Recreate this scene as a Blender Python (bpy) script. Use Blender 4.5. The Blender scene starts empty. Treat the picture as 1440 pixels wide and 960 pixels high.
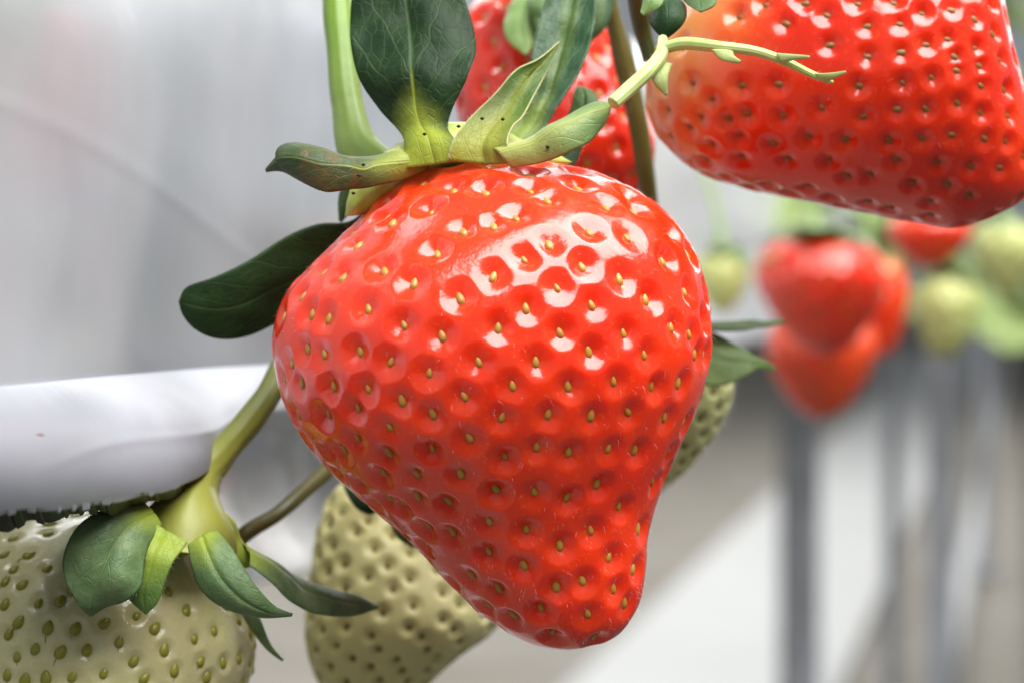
import bpy, math, random
import numpy as np
from mathutils import Vector, Matrix

random.seed(7)
RNG = np.random.default_rng(11)
R = math.radians
scene = bpy.context.scene
COL = scene.collection

# ------------------------------------------------------------------ camera
F = 3600.0                       # focal length in photograph pixels (1440 wide)
EYE = 1.05                       # eye height above the greenhouse floor
PITCH = math.atan(120.0 / F)
cam_data = bpy.data.cameras.new('camera')
cam = bpy.data.objects.new('camera', cam_data)
COL.objects.link(cam)
cam.location = (0, 0, EYE)
cam.rotation_euler = (R(90) - PITCH, 0, 0)
cam_data.sensor_width = 36.0
cam_data.lens = 36.0 * F / 1440.0
cam_data.clip_start = 0.01
cam_data.clip_end = 400.0
cam_data.dof.use_dof = True
cam_data.dof.focus_distance = 0.2655
cam_data.dof.aperture_fstop = 22.0
cam_data.dof.aperture_blades = 7
scene.camera = cam

# ------------------------------------------------------------------ world, lamps, exposure
world = bpy.data.worlds.new('World')
scene.world = world
world.use_nodes = True
wb = world.node_tree.nodes['Background']
wb.inputs['Color'].default_value = (0.86, 0.93, 1.0, 1)
wb.inputs['Strength'].default_value = 0.29


def area_lamp(name, loc, target, sx, sy, watts, color):
    ld = bpy.data.lights.new(name, 'AREA')
    ld.shape = 'RECTANGLE'
    ld.size, ld.size_y = sx, sy
    ld.energy = watts
    ld.color = color
    ob = bpy.data.objects.new(name, ld)
    COL.objects.link(ob)
    ob.location = loc
    d = Vector(target) - Vector(loc)
    ob.rotation_euler = d.to_track_quat('-Z', 'Y').to_euler()
    return ob


# soft daylight falling through the translucent greenhouse roof above the aisle
area_lamp('roof_daylight', (0.58, -0.16, EYE + 1.40), (0.02, 0.28, EYE), 2.3, 1.45, 108.0, (1.0, 0.985, 0.96))
# the lit roof over the far end of the rows
area_lamp('far_roof_daylight', (1.4, 9.0, EYE + 2.6), (1.2, 8.8, 0.0), 5.5, 16.0, 950.0, (0.98, 0.99, 1.0))

scene.view_settings.view_transform = 'Standard'
scene.view_settings.look = 'None'
scene.view_settings.exposure = 0.0
scene.view_settings.gamma = 1.0
scene.view_settings.use_curve_mapping = False
scene.cycles.use_denoising = True
scene.cycles.max_bounces = 7
scene.cycles.sample_clamp_indirect = 6.0

RIGHT = np.array([1.0, 0, 0])
FWD = np.array([0, math.cos(PITCH), -math.sin(PITCH)])
UP = np.array([0, math.sin(PITCH), math.cos(PITCH)])
CAM = np.array([0, 0, EYE])


def P(px, py, d):
    """photograph pixel + distance -> point in the place"""
    px, py, d = np.asarray(px, float), np.asarray(py, float), np.asarray(d, float)
    return (CAM + ((px - 720) / F * d)[..., None] * RIGHT
            + ((480 - py) / F * d)[..., None] * UP + d[..., None] * FWD)


def project(v):
    q = v - CAM
    z = q @ FWD
    return 720 + F * (q @ RIGHT) / z, 480 - F * (q @ UP) / z


# ------------------------------------------------------------------ object helpers
def tag(o, label=None, cat=None, group=None, kind=None):
    if label: o['label'] = label
    if cat: o['category'] = cat
    if group: o['group'] = group
    if kind: o['kind'] = kind
    return o


def empty(name, loc, label=None, cat=None, group=None):
    o = bpy.data.objects.new(name, None)
    o.empty_display_size = 0.01
    COL.objects.link(o)
    o.location = tuple(loc)
    return tag(o, label, cat, group)


def link_mesh(name, me, mat, parent=None, smooth=True):
    if mat is not None and not me.materials:
        me.materials.append(mat)
    if smooth:
        me.shade_smooth()
    o = bpy.data.objects.new(name, me)
    COL.objects.link(o)
    if parent is not None:
        attach(o, parent)
    return o


def world_of(o):
    m = Matrix.LocRotScale(o.location, o.rotation_euler, o.scale)
    if o.parent is not None:
        m = world_of(o.parent) @ o.matrix_parent_inverse @ m
    return m


def attach(o, parent):
    o.parent = parent
    o.matrix_parent_inverse = world_of(parent).inverted()


def make_mesh(name, verts, faces):
    me = bpy.data.meshes.new(name)
    me.from_pydata([tuple(v) for v in verts], [], faces)
    me.update()
    return me


def add_attr(me, name, vals):
    a = me.attributes.new(name, 'FLOAT', 'POINT')
    a.data.foreach_set('value', np.asarray(vals, np.float32))


def fnoise(pos, freq, seed, n=14):
    """smooth random field from a few plane waves, about -1..1"""
    g = np.random.default_rng(seed)
    out = np.zeros(pos.shape[:-1])
    for _ in range(n):
        k = g.normal(size=3)
        k *= freq * g.uniform(0.5, 1.4) / np.linalg.norm(k)
        out += np.cos(pos @ k + g.uniform(0, 6.283))
    return out * (2.0 / n) ** 0.5


def spline(pts, n):
    """Catmull-Rom through pts, resampled to n points of even arc length"""
    p = np.asarray(pts, float)
    if len(p) > 2:
        q = np.vstack([2 * p[0] - p[1], p, 2 * p[-1] - p[-2]])
        t = np.linspace(0, 1, 24, endpoint=False)[:, None]
        seg = []
        for i in range(len(p) - 1):
            a, b, c, d = q[i], q[i + 1], q[i + 2], q[i + 3]
            seg.append(0.5 * ((2 * b) + (c - a) * t + (2 * a - 5 * b + 4 * c - d) * t ** 2
                              + (3 * b - a - 3 * c + d) * t ** 3))
        p = np.vstack(seg + [p[-1:]])
    s = np.r_[0, np.cumsum(np.linalg.norm(np.diff(p, axis=0), axis=1))]
    u = np.linspace(0, s[-1], n)
    return np.stack([np.interp(u, s, p[:, k]) for k in range(p.shape[1])], 1)


def sstep(a, b, x):
    t = np.clip((x - a) / (b - a), 0, 1)
    return t * t * (3 - 2 * t)


# ------------------------------------------------------------------ node helpers
class NT:
    def __init__(self, name):
        self.m = bpy.data.materials.new(name)
        self.m.use_nodes = True
        self.t = self.m.node_tree
        self.b = self.t.nodes['Principled BSDF']
        self.out = self.t.nodes['Material Output']

    def n(self, kind, **kw):
        nd = self.t.nodes.new(kind)
        for k, v in kw.items():
            setattr(nd, k, v)
        return nd

    def link(self, a, b):
        self.t.links.new(a, b)

    def put(self, sock, v):
        if hasattr(v, 'is_output') or isinstance(v, bpy.types.NodeSocket):
            self.link(v, sock)
        elif isinstance(v, tuple) and len(v) == 3 and sock.type == 'RGBA':
            sock.default_value = (*v, 1)
        else:
            sock.default_value = v

    def math(self, op, a, b=0.0, clamp=False):
        nd = self.n('ShaderNodeMath', operation=op, use_clamp=clamp)
        self.put(nd.inputs[0], a)
        self.put(nd.inputs[1], b)
        return nd.outputs[0]

    def ramp01(self, x, a, b):
        nd = self.n('ShaderNodeMapRange', interpolation_type='SMOOTHSTEP')
        self.put(nd.inputs['Value'], x)
        nd.inputs['From Min'].default_value = a
        nd.inputs['From Max'].default_value = b
        return nd.outputs['Result']

    def mix(self, f, a, b):
        nd = self.n('ShaderNodeMix', data_type='RGBA')
        self.put(nd.inputs[0], f)
        self.put(nd.inputs[6], a)
        self.put(nd.inputs[7], b)
        return nd.outputs[2]

    def attr(self, name):
        return self.n('ShaderNodeAttribute', attribute_name=name).outputs['Fac']

    def coords(self):
        return self.n('ShaderNodeTexCoord').outputs['Object']

    def noise(self, scale, detail=3.0, rough=0.55, vec=None, dist=0.0):
        nd = self.n('ShaderNodeTexNoise')
        nd.inputs['Scale'].default_value = scale
        nd.inputs['Detail'].default_value = detail
        nd.inputs['Roughness'].default_value = rough
        nd.inputs['Distortion'].default_value = dist
        self.link(vec if vec is not None else self.coords(), nd.inputs['Vector'])
        return nd.outputs['Fac']

    def bump(self, h, strength, dist):
        nd = self.n('ShaderNodeBump')
        nd.inputs['Strength'].default_value = strength
        nd.inputs['Distance'].default_value = dist
        self.link(h, nd.inputs['Height'])
        self.link(nd.outputs['Normal'], self.b.inputs['Normal'])
        return nd.outputs['Normal']

    def set(self, **kw):
        for k, v in kw.items():
            self.put(self.b.inputs[k.replace('_', ' ')], v)


def flesh_mat(name, main, deep, cap, pit, cap_a, cap_b, sss=0.9, radius=(0.0045, 0.0012, 0.0007),
              spec=0.62, rough=0.21, coat=0.25, sheen=0.0):
    m = NT(name)
    big = m.noise(90, 2)
    c = m.mix(m.ramp01(big, 0.35, 0.7), main, deep)
    c = m.mix(m.math('MULTIPLY', m.ramp01(m.attr('pit'), 0.45, 1.0), 0.55), c, pit)
    wob = m.math('ADD', m.attr('cap'), m.math('MULTIPLY', m.math('SUBTRACT', m.noise(160, 3), 0.5), 0.10))
    c = m.mix(m.ramp01(wob, cap_b, cap_a), c, cap)
    fleck = m.noise(1700, 2)
    c = m.mix(m.math('MULTIPLY', m.ramp01(fleck, 0.55, 0.8), 0.14), c, cap)
    m.set(Base_Color=c, Roughness=m.math('ADD', m.math('MULTIPLY', m.noise(500, 3), 0.14), rough - 0.10),
          Subsurface_Weight=sss, Subsurface_Radius=radius, Subsurface_Scale=1.0,
          Specular_IOR_Level=spec, Coat_Weight=coat, Coat_Roughness=0.09,
          Sheen_Weight=sheen, Sheen_Roughness=0.45)
    h = m.math('ADD', m.noise(1400, 3), m.math('MULTIPLY', m.noise(420, 2), 1.2))
    nrm = m.bump(h, 0.11, 0.0004)
    m.link(nrm, m.b.inputs['Coat Normal'])
    return m.m


def plain_mat(name, col, rough=0.5, spec=0.5, var=0.0, var_scale=200, sss=0.0, bump=0.0, bump_scale=900,
              bump_dist=0.0003, col2=None, coat=0.0, metallic=0.0):
    m = NT(name)
    if var > 0 or col2 is not None:
        f = m.ramp01(m.noise(var_scale, 4), 0.3, 0.7)
        c2 = col2 if col2 is not None else tuple(x * (1 - var) for x in col)
        m.set(Base_Color=m.mix(f, col, c2))
    else:
        m.set(Base_Color=col)
    m.set(Roughness=rough, Specular_IOR_Level=spec, Coat_Weight=coat, Metallic=metallic)
    if sss:
        m.set(Subsurface_Weight=sss, Subsurface_Radius=(0.001, 0.001, 0.0005), Subsurface_Scale=1.0)
    if bump:
        m.bump(m.noise(bump_scale, 4), bump, bump_dist)
    return m.m


def leaf_mat(name, dark, mid, lime, b0, b1, vein=(0.30, 0.38, 0.10), vein_amt=0.5, laterals=5.0, edge=None,
             brown=0.0, rough=0.42, trans=0.18, rib_w=0.035, streak=0.0, spec=0.30):
    m = NT(name)
    u, v = m.attr('lu'), m.attr('lv')
    av = m.math('ABSOLUTE', v)
    n1 = m.noise(260, 4)
    c = m.mix(m.ramp01(n1, 0.35, 0.68), dark, mid)
    # veins: midrib, slanting laterals, fine net
    rib = m.ramp01(av, rib_w * 1.6, rib_w * 0.3)
    s = m.math('SUBTRACT', m.math('MULTIPLY', u, laterals), m.math('MULTIPLY', m.math('POWER', av, 0.8), 1.7))
    s = m.math('ADD', s, m.math('MULTIPLY', m.math('SUBTRACT', m.noise(150, 2), 0.5), 0.9))
    fr = m.math('ABSOLUTE', m.math('SUBTRACT', m.math('FRACT', s), 0.5))
    lat = m.ramp01(fr, 0.045, 0.010)
    cmb = m.n('ShaderNodeCombineXYZ')
    m.put(cmb.inputs[0], m.math('MULTIPLY', u, 13.0))
    m.put(cmb.inputs[1], m.math('MULTIPLY', v, 5.0))
    vor = m.n('ShaderNodeTexVoronoi', feature='DISTANCE_TO_EDGE')
    vor.inputs['Scale'].default_value = 1.0
    m.link(cmb.outputs[0], vor.inputs['Vector'])
    net = m.ramp01(vor.outputs['Distance'], 0.05, 0.0)
    vmask = m.math('MAXIMUM', m.math('MAXIMUM', rib, m.math('MULTIPLY', lat, 0.6)), m.math('MULTIPLY', net, 0.35))
    c = m.mix(m.math('MULTIPLY', vmask, vein_amt), c, vein)
    if streak:
        st = m.ramp01(m.math('ADD', av, m.math('MULTIPLY', m.math('SUBTRACT', n1, 0.5), 0.5)), 0.55, 0.05)
        c = m.mix(m.math('MULTIPLY', st, streak), c, lime)
    if brown:
        c = m.mix(m.math('MULTIPLY', m.ramp01(m.noise(190, 3, 0.6), 0.52, 0.72), brown), c, (0.16, 0.075, 0.018))
    # pale base, reaching further up along the midrib
    uu = m.math('SUBTRACT', u, m.math('MULTIPLY', rib, 0.10))
    uu = m.math('ADD', uu, m.math('MULTIPLY', m.math('SUBTRACT', n1, 0.5), 0.22))
    uu = m.math('ADD', uu, m.math('MULTIPLY', av, 0.16))
    c = m.mix(m.ramp01(uu, b1, b0), c, lime)
    if edge is not None:
        c = m.mix(m.ramp01(av, 0.93, 0.985), c, edge)
    m.set(Base_Color=c, Roughness=rough, Specular_IOR_Level=spec)
    h = m.math('SUBTRACT', m.noise(1100, 3), m.math('MULTIPLY', vmask, 1.2))
    m.bump(h, 0.35, 0.00035)
    tr = m.n('ShaderNodeBsdfTranslucent')
    m.put(tr.inputs['Color'], c)
    mx = m.n('ShaderNodeMixShader')
    mx.inputs[0].default_value = trans
    m.link(m.b.outputs[0], mx.inputs[1])
    m.link(tr.outputs[0], mx.inputs[2])
    m.link(mx.outputs[0], m.out.inputs['Surface'])
    return m.m


def stalk_mat(name, a, b, c=None, rough=0.42, scale=120):
    m = NT(name)
    col = m.mix(m.ramp01(m.noise(scale, 3), 0.35, 0.7), a, b)
    if c is not None:
        col = m.mix(m.ramp01(m.attr('lu'), 0.25, 0.95), col, c)
    # fine lengthwise ribs
    rib = m.math('SINE', m.math('MULTIPLY', m.attr('lv'), 60.0))
    m.set(Base_Color=col, Roughness=rough, Specular_IOR_Level=0.45, Subsurface_Weight=0.15,
          Subsurface_Radius=(0.0008, 0.0012, 0.0004), Subsurface_Scale=1.0)
    m.bump(m.math('ADD', m.math('MULTIPLY', rib, 0.25), m.noise(700, 3)), 0.25, 0.0003)
    return m.m


# ------------------------------------------------------------------ geometry builders
def tube(name, pts, radii, mat, parent=None, seg=14, n=60, px=True, lumps=0.06, seed=1, fuzz=0):
    """stalk: pts are (px, py, depth) when px else world points; radii in px (at that depth) or metres"""
    pts = np.asarray(pts, float)
    knots = np.linspace(0, 1, len(radii))
    if len(radii) == len(pts):
        knots = np.r_[0, np.cumsum(np.linalg.norm(np.diff(pts[:, :2] if px else pts, axis=0), axis=1))]
        knots = knots / knots[-1]
    rr = np.interp(np.linspace(0, 1, n), knots, radii)
    c = spline(pts, n)
    if px:
        d = c[:, 2].copy()
        rr = rr * d / F
        c = P(c[:, 0], c[:, 1], c[:, 2])
    tan = np.gradient(c, axis=0)
    tan /= np.linalg.norm(tan, axis=1)[:, None]
    ref = np.array([0.31, 0.9, 0.12])
    side = np.cross(tan, ref)
    side /= np.linalg.norm(side, axis=1)[:, None]
    nor = np.cross(side, tan)
    a = np.linspace(0, 2 * math.pi, seg, endpoint=False)
    ring = (c[:, None] + rr[:, None, None] * (np.cos(a)[None, :, None] * side[:, None]
                                             + np.sin(a)[None, :, None] * nor[:, None]))
    ring = ring + (ring - c[:, None]) * (lumps * fnoise(ring, 600, seed))[..., None]
    verts = list(ring.reshape(-1, 3)) + [c[0], c[-1]]
    faces = []
    for i in range(n - 1):
        for j in range(seg):
            k = (j + 1) % seg
            faces.append((i * seg + j, i * seg + k, (i + 1) * seg + k, (i + 1) * seg + j))
    for j in range(seg):
        k = (j + 1) % seg
        faces.append((n * seg, k, j))
        faces.append((n * seg + 1, (n - 1) * seg + j, (n - 1) * seg + k))
    me = make_mesh(name, verts, faces)
    add_attr(me, 'lu', np.r_[np.repeat(np.linspace(0, 1, n), seg), 0, 1])
    add_attr(me, 'lv', np.r_[np.tile(np.arange(seg) / seg, n), 0, 0])
    o = link_mesh(name, me, mat, parent)
    if fuzz:
        rg = np.random.default_rng(seed + 200)
        ii, jj = rg.integers(0, n, fuzz), rg.integers(0, seg, fuzz)
        dirn = (ring[ii, jj] - c[ii]) / rr[ii][:, None] + 0.4 * tan[ii] + 0.3 * rg.normal(size=(fuzz, 3))
        strands('fine_hairs', ring[ii, jj], dirn, rg.uniform(0.3, 0.9, fuzz), 0.006, M['hair'], o, rg)
    return o


def leaf(name, L, Rr, mat, parent=None, cup=0.0, groove=0.25, wave=0.25, thick=0.20, nu=48, nv=22, seed=1,
         px=True, serr=0.0, label=None, fringe=0):
    """blade spanned between two edge curves (px, py, depth); cup, groove, wave, thickness in mm"""
    l, r = spline(L, nu), spline(Rr, nu)
    if serr:
        t = np.linspace(0, 1, nu)
        z = serr * (np.abs(((t * 9) % 1) - 0.35) - 0.3) * np.sin(t * math.pi) ** 0.5
        mid = (l + r) / 2
        l = l + (l - mid) * z[:, None]
        r = r + (r - mid) * z[:, None]
    if px:
        l, r = P(l[:, 0], l[:, 1], l[:, 2]), P(r[:, 0], r[:, 1], r[:, 2])
    v = np.linspace(-1, 1, nv)
    g = l[:, None] * (1 - v)[None, :, None] / 2 + r[:, None] * (1 + v)[None, :, None] / 2
    du = np.gradient(g, axis=0)
    dv = np.gradient(g, axis=1)
    nn = np.cross(du, dv)
    nn /= (np.linalg.norm(nn, axis=2)[..., None] + 1e-12)
    mid_n = nn[nu // 3:2 * nu // 3].mean((0, 1))
    if px and mid_n @ FWD > 0:
        nn, flip = -nn, True
    else:
        flip = False
    wid = np.linalg.norm(r - l, axis=1)
    wfac = np.clip(wid / (wid.max() + 1e-9), 0, 1)[:, None]
    h = (cup * (1 - v ** 2)[None] - groove * np.exp(-(v / 0.10) ** 2)[None]) * wfac
    h = h + wave * wfac * fnoise(g, 420, seed) + 0.4 * wave * wfac * fnoise(g, 1300, seed + 5)
    g = g + nn * (h * 0.001)[..., None]
    faces = []
    for i in range(nu - 1):
        for j in range(nv - 1):
            q = (i * nv + j, i * nv + j + 1, (i + 1) * nv + j + 1, (i + 1) * nv + j)
            faces.append(q if not flip else q[::-1])
    me = make_mesh(name, g.reshape(-1, 3), faces)
    add_attr(me, 'lu', np.repeat(np.linspace(0, 1, nu), nv))
    add_attr(me, 'lv', np.tile(v, nu))
    o = link_mesh(name, me, mat, parent)
    md = o.modifiers.new('thickness', 'SOLIDIFY')
    md.thickness = thick * 0.001
    md.offset = -1 if not flip else -1
    if label:
        o['label'] = label
    if fringe:
        rg = np.random.default_rng(seed + 100)
        ii = rg.integers(3, nu - 2, fringe)
        jj = np.where(rg.random(fringe) < 0.6, np.where(rg.random(fringe) < 0.5, 0, nv - 1), rg.integers(0, nv, fringe))
        p = g[ii, jj]
        out = np.where((jj < nv / 2)[:, None], -1.0, 1.0) * (dv[ii, jj] / (np.linalg.norm(dv[ii, jj], axis=1)[:, None] + 1e-9))
        tipw = du[ii, jj] / (np.linalg.norm(du[ii, jj], axis=1)[:, None] + 1e-9)
        dirn = out * rg.uniform(0.2, 0.9, fringe)[:, None] + tipw * 0.7 + nn[ii, jj] * 0.5 + rg.normal(size=(fringe, 3)) * 0.2
        strands('fine_hairs', p, dirn, rg.uniform(0.25, 0.7, fringe), 0.006, M['hair'], o, rg)
    return o


def strands(name, p, dirn, length_mm, width, mat, parent, rg):
    n = len(p)
    dirn = dirn / np.linalg.norm(dirn, axis=1)[:, None]
    ln = np.asarray(length_mm)[:, None] * 0.001
    sd = np.cross(dirn, rg.normal(size=(n, 3)))
    sd /= np.linalg.norm(sd, axis=1)[:, None]
    w = width * 0.001
    v = np.stack([p - sd * w, p + sd * w, p + dirn * ln], 1).reshape(-1, 3)
    o = link_mesh(name, make_mesh(name, v, [(3 * k, 3 * k + 1, 3 * k + 2) for k in range(n)]), mat, parent, smooth=False)
    o['kind'] = 'stuff'
    return o


def loft_grid(Lp, Rp, d, d_tip, nr, ns, dr):
    """closed body between two silhouette curves that share both ends; returns (nr, ns, 3), t"""
    l, r = spline(Lp, nr), spline(Rp, nr)
    c, hv = (l + r) / 2, (r - l) / 2
    t = np.linspace(0, 1, nr)
    dk = d + (d_tip - d) * t
    hl = np.linalg.norm(hv, axis=1)
    drk = np.broadcast_to(np.interp(t, np.linspace(0, 1, len(dr)), dr), t.shape) if np.ndim(dr) else np.full(nr, dr)
    a = np.linspace(0, 2 * math.pi, ns, endpoint=False)
    X = c[:, None, 0] + hv[:, None, 0] * np.cos(a)[None]
    Y = c[:, None, 1] + hv[:, None, 1] * np.cos(a)[None]
    D = np.broadcast_to(dk[:, None], X.shape)
    base = P(X, Y, D)
    base = base - FWD * ((hl * drk * dk / F)[:, None] * np.sin(a)[None])[..., None]
    return base, t, a


def grid_normals(g):
    du = np.gradient(g, axis=0)
    dv = np.roll(g, -1, 1) - np.roll(g, 1, 1)
    n = np.cross(du, dv)
    n /= (np.linalg.norm(n, axis=2)[..., None] + 1e-15)
    cen = g.mean((0, 1))
    if ((g - cen) * n).sum() < 0:
        n = -n
    return n


def closed_mesh(name, g, attrs):
    nr, ns, _ = g.shape
    inner = g[1:-1]
    verts = np.vstack([inner.reshape(-1, 3), g[0].mean(0)[None], g[-1].mean(0)[None]])
    m = nr - 2
    idx = np.arange(m * ns).reshape(m, ns)
    nx = np.roll(idx, -1, 1)
    quads = np.stack([idx[:-1], nx[:-1], nx[1:], idx[1:]], -1).reshape(-1, 4).tolist()
    top, tip = m * ns, m * ns + 1
    tris = [(top, int(nx[0, j]), int(idx[0, j])) for j in range(ns)]
    tris += [(tip, int(idx[-1, j]), int(nx[-1, j])) for j in range(ns)]
    me = make_mesh(name, verts, quads + tris)
    # consistent outward normals
    p = me.polygons[len(quads) // 2]
    if (np.array(p.center) - g.mean((0, 1))) @ np.array(p.normal) < 0:
        me.flip_normals()
    for k, val in attrs.items():
        add_attr(me, k, np.r_[val[1:-1].ravel(), val[0].mean(), val[-1].mean()])
    return me


def seed_mesh(name, mat, w=0.42, h=0.78, style=False):
    """one achene, teardrop, millimetres; long axis y, outward z"""
    verts, faces = [], []
    rows, seg = 5, 8
    for i in range(1, rows):
        th = math.pi * i / rows
        y = math.cos(th)
        rad = math.sin(th) * (1.0 - 0.28 * y)
        for j in range(seg):
            a = 2 * math.pi * j / seg
            verts.append((w * rad * math.cos(a), h * y, w * 0.75 * rad * math.sin(a)))
    verts += [(0, h * 1.12, 0), (0, -h, 0)]
    T, B = len(verts) - 2, len(verts) - 1
    for i in range(rows - 2):
        for j in range(seg):
            k = (j + 1) % seg
            faces.append((i * seg + j, (i + 1) * seg + j, (i + 1) * seg + k, i * seg + k))
    for j in range(seg):
        k = (j + 1) % seg
        faces.append((T, j, k))
        faces.append((B, (rows - 2) * seg + k, (rows - 2) * seg + j))
    if style:   # dried brown thread at the tip of the achene
        b = len(verts)
        path = [(0, -h * 0.8, 0.10), (0.10, -h * 1.4, 0.2), (0.22, -h * 1.8, 0.12)]
        for (x, y, z) in path:
            for k in range(3):
                a = k * 2.094
                verts.append((x + 0.05 * math.cos(a), y, z + 0.05 * math.sin(a)))
        for i in range(2):
            for k in range(3):
                q = (k + 1) % 3
                faces.append((b + i * 3 + k, b + i * 3 + q, b + i * 3 + 3 + q, b + i * 3 + 3 + k))
    me = make_mesh(name, np.array(verts) * 0.001, faces)
    me.materials.append(mat)
    if style:
        me.materials.append(M['style'])
        for p in me.polygons[-6:]:
            p.material_index = 1
    me.shade_smooth()
    return me


def hairs(name, g, nrm, down, count, mat, parent, length=(0.3, 0.9), width=0.005, seed=3):
    rg = np.random.default_rng(seed)
    nr, ns, _ = g.shape
    i = rg.integers(int(nr * 0.05), nr - 3, count)
    j = rg.integers(0, ns, count)
    p, n, dn = g[i, j], nrm[i, j], down[i, j]
    ln = rg.uniform(*length, count)[:, None] * 0.001
    dirv = n * rg.uniform(0.5, 1.0, count)[:, None] + dn * rg.uniform(0.0, 0.9, count)[:, None] + rg.normal(size=(count, 3)) * 0.35
    dirv /= np.linalg.norm(dirv, axis=1)[:, None]
    sd = np.cross(dirv, rg.normal(size=(count, 3)))
    sd /= np.linalg.norm(sd, axis=1)[:, None]
    w = width * 0.001
    mid = p + dirv * ln * 0.55
    tip = p + dirv * ln + dn * ln * 0.25
    v = np.stack([p - sd * w, p + sd * w, mid - sd * w * 0.7, mid + sd * w * 0.7, tip], 1).reshape(-1, 3)
    f = []
    for k in range(count):
        b = 5 * k
        f += [(b, b + 1, b + 3, b + 2), (b + 2, b + 3, b + 4)]
    o = link_mesh(name, make_mesh(name, v, f), mat, parent, smooth=False)
    o['kind'] = 'stuff'
    return o


def berry(root, Lp, Rp, d, d_tip, mat, seedmesh, spacing, traced=(), nr=330, ns=420, dr=0.95, pit_r=0.46, pit_d=0.85,
          lump=0.35, seed=1, seeds_as='objects', seed_sink=0.15, fuzz=0, fuzz_mat=None, fuzz_len=(0.3, 0.85), seed_scale=1.0,
          top_pit=1.0, cap_skip=0.045, pit_low=0.42):
    """one strawberry body with achenes set in pits; spacing in px"""
    g, t, a = loft_grid(Lp, Rp, d, d_tip, nr, ns, dr)
    nrm = grid_normals(g)
    g = g + nrm * (lump * 0.001 * fnoise(g, 150, seed))[..., None]
    nrm = grid_normals(g)
    down = np.gradient(g, axis=0)
    down /= (np.linalg.norm(down, axis=2)[..., None] + 1e-15)
    sp = spacing * d / F
    # where the achenes sit
    idx = []
    px, py = project(g)
    front = (nrm @ FWD) < -0.03
    for (x, y) in traced:
        dd = (px - x) ** 2 + (py - y) ** 2 + np.where(front, 0, 1e9)
        k = int(np.argmin(dd))
        if dd.flat[k] < 400:
            idx.append(k)
    pts = [g.reshape(-1, 3)[k] for k in idx]
    # the rest follow a spiral, evenly by area
    du = np.linalg.norm(np.diff(g, axis=0), axis=2)
    dv = np.linalg.norm(np.roll(g, -1, 1) - g, axis=2)[:-1]
    area = (du * dv).sum(1)
    cum = np.r_[0, np.cumsum(area)] / area.sum()
    tot = int(area.sum() / (sp * sp * 0.98))
    rg = np.random.default_rng(seed)
    for k in range(tot):
        f = (k + 0.5) / tot
        i = int(round(np.interp(f, cum, np.arange(nr)))) + int(rg.integers(-2, 3))
        if i < nr * cap_skip or i > nr * 0.992:
            continue
        j = int((k * 0.38196601 % 1.0) * ns + rg.integers(-3, 4)) % ns
        p = g[i, j]
        if traced:
            if pts and np.min(np.linalg.norm(np.array(pts) - p, axis=1)) < sp * 0.70:
                continue
            if front[i, j] and (nrm[i, j] @ FWD) < -0.45 and 0.1 < f < 0.97:
                continue
        pts.append(p)
        idx.append(i * ns + j)
    pts = np.array(pts)
    flat = g.reshape(-1, 3)
    F1 = np.full(len(flat), 1e9)
    near = np.zeros(len(flat), int)
    for k, p in enumerate(pts):
        q = ((flat - p) ** 2).sum(1)
        closer = q < F1
        F1[closer] = q[closer]
        near[closer] = k
    F1 = np.sqrt(F1).reshape(nr, ns)
    tt = np.broadcast_to(t[:, None], (nr, ns))
    w = np.clip(F1 / (sp * (pit_r + (pit_low - pit_r) * sstep(0.30, 0.62, tt))), 0, 1)
    pit = (0.66 * (1 - w ** 2) ** 1.4 + 0.34 * np.exp(-(w / 0.42) ** 2) * (1 - w ** 4))
    vary = rg.uniform(0.72, 1.22, len(pts))[near].reshape(nr, ns)
    tt = np.broadcast_to(t[:, None], (nr, ns))
    depth = pit_d * (1 + (top_pit - 1) * sstep(0.75, 0.15, tt))
    fade = sstep(0.0, cap_skip * 1.3, tt)
    g2 = g - nrm * (depth * pit * vary * fade * 0.001)[..., None]
    g2 = g2 + nrm * (0.05 * 0.001 * fnoise(g, 900, seed + 3))[..., None]
    body = link_mesh('fruit_flesh', closed_mesh('fruit_flesh', g2, {'pit': pit, 'cap': tt}), mat, root)
    g2n = grid_normals(g2)
    if seeds_as == 'objects':
        par_inv = world_of(body).inverted()
        for k in idx:
            i, j = divmod(k, ns)
            z, y = nrm[i, j], -down[i, j]
            x = np.cross(y, z)
            x /= np.linalg.norm(x)
            y = np.cross(z, x)
            s = seed_scale * rg.uniform(0.80, 1.18)
            tw = rg.normal() * 0.22
            x, y = x * math.cos(tw) + y * math.sin(tw), y * math.cos(tw) - x * math.sin(tw)
            pos = g2[i, j] + z * (seed_sink * 0.001)
            mt = Matrix([[x[q] * s, y[q] * s, z[q] * s, pos[q]] for q in range(3)] + [[0, 0, 0, 1]])
            so = bpy.data.objects.new('seed', seedmesh if not isinstance(seedmesh, list) else seedmesh[int(rg.integers(len(seedmesh)))])
            COL.objects.link(so)
            so.parent = body
            so.matrix_parent_inverse = par_inv
            so.matrix_basis = mt
    else:
        sv = np.array([v.co for v in seedmesh.vertices])
        sf = [tuple(p.vertices) for p in seedmesh.polygons]
        V, Fc = [], []
        for k in idx:
            i, j = divmod(k, ns)
            z, y = nrm[i, j], -down[i, j]
            x = np.cross(y, z)
            pos = g2[i, j] + z * (seed_sink * 0.001)
            b = len(V) * len(sv)
            V.append(pos + seed_scale * (sv[:, :1] * x + sv[:, 1:2] * y + sv[:, 2:] * z))
            Fc += [tuple(q + b for q in f) for f in sf]
        so = link_mesh('seeds', make_mesh('seeds', np.vstack(V), Fc), seedmesh.materials[0], body)
        so['kind'] = 'stuff'
    if fuzz:
        hairs('fine_hairs', g2, g2n, down, fuzz, fuzz_mat, root, length=fuzz_len, seed=seed + 9)
    return body


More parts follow.
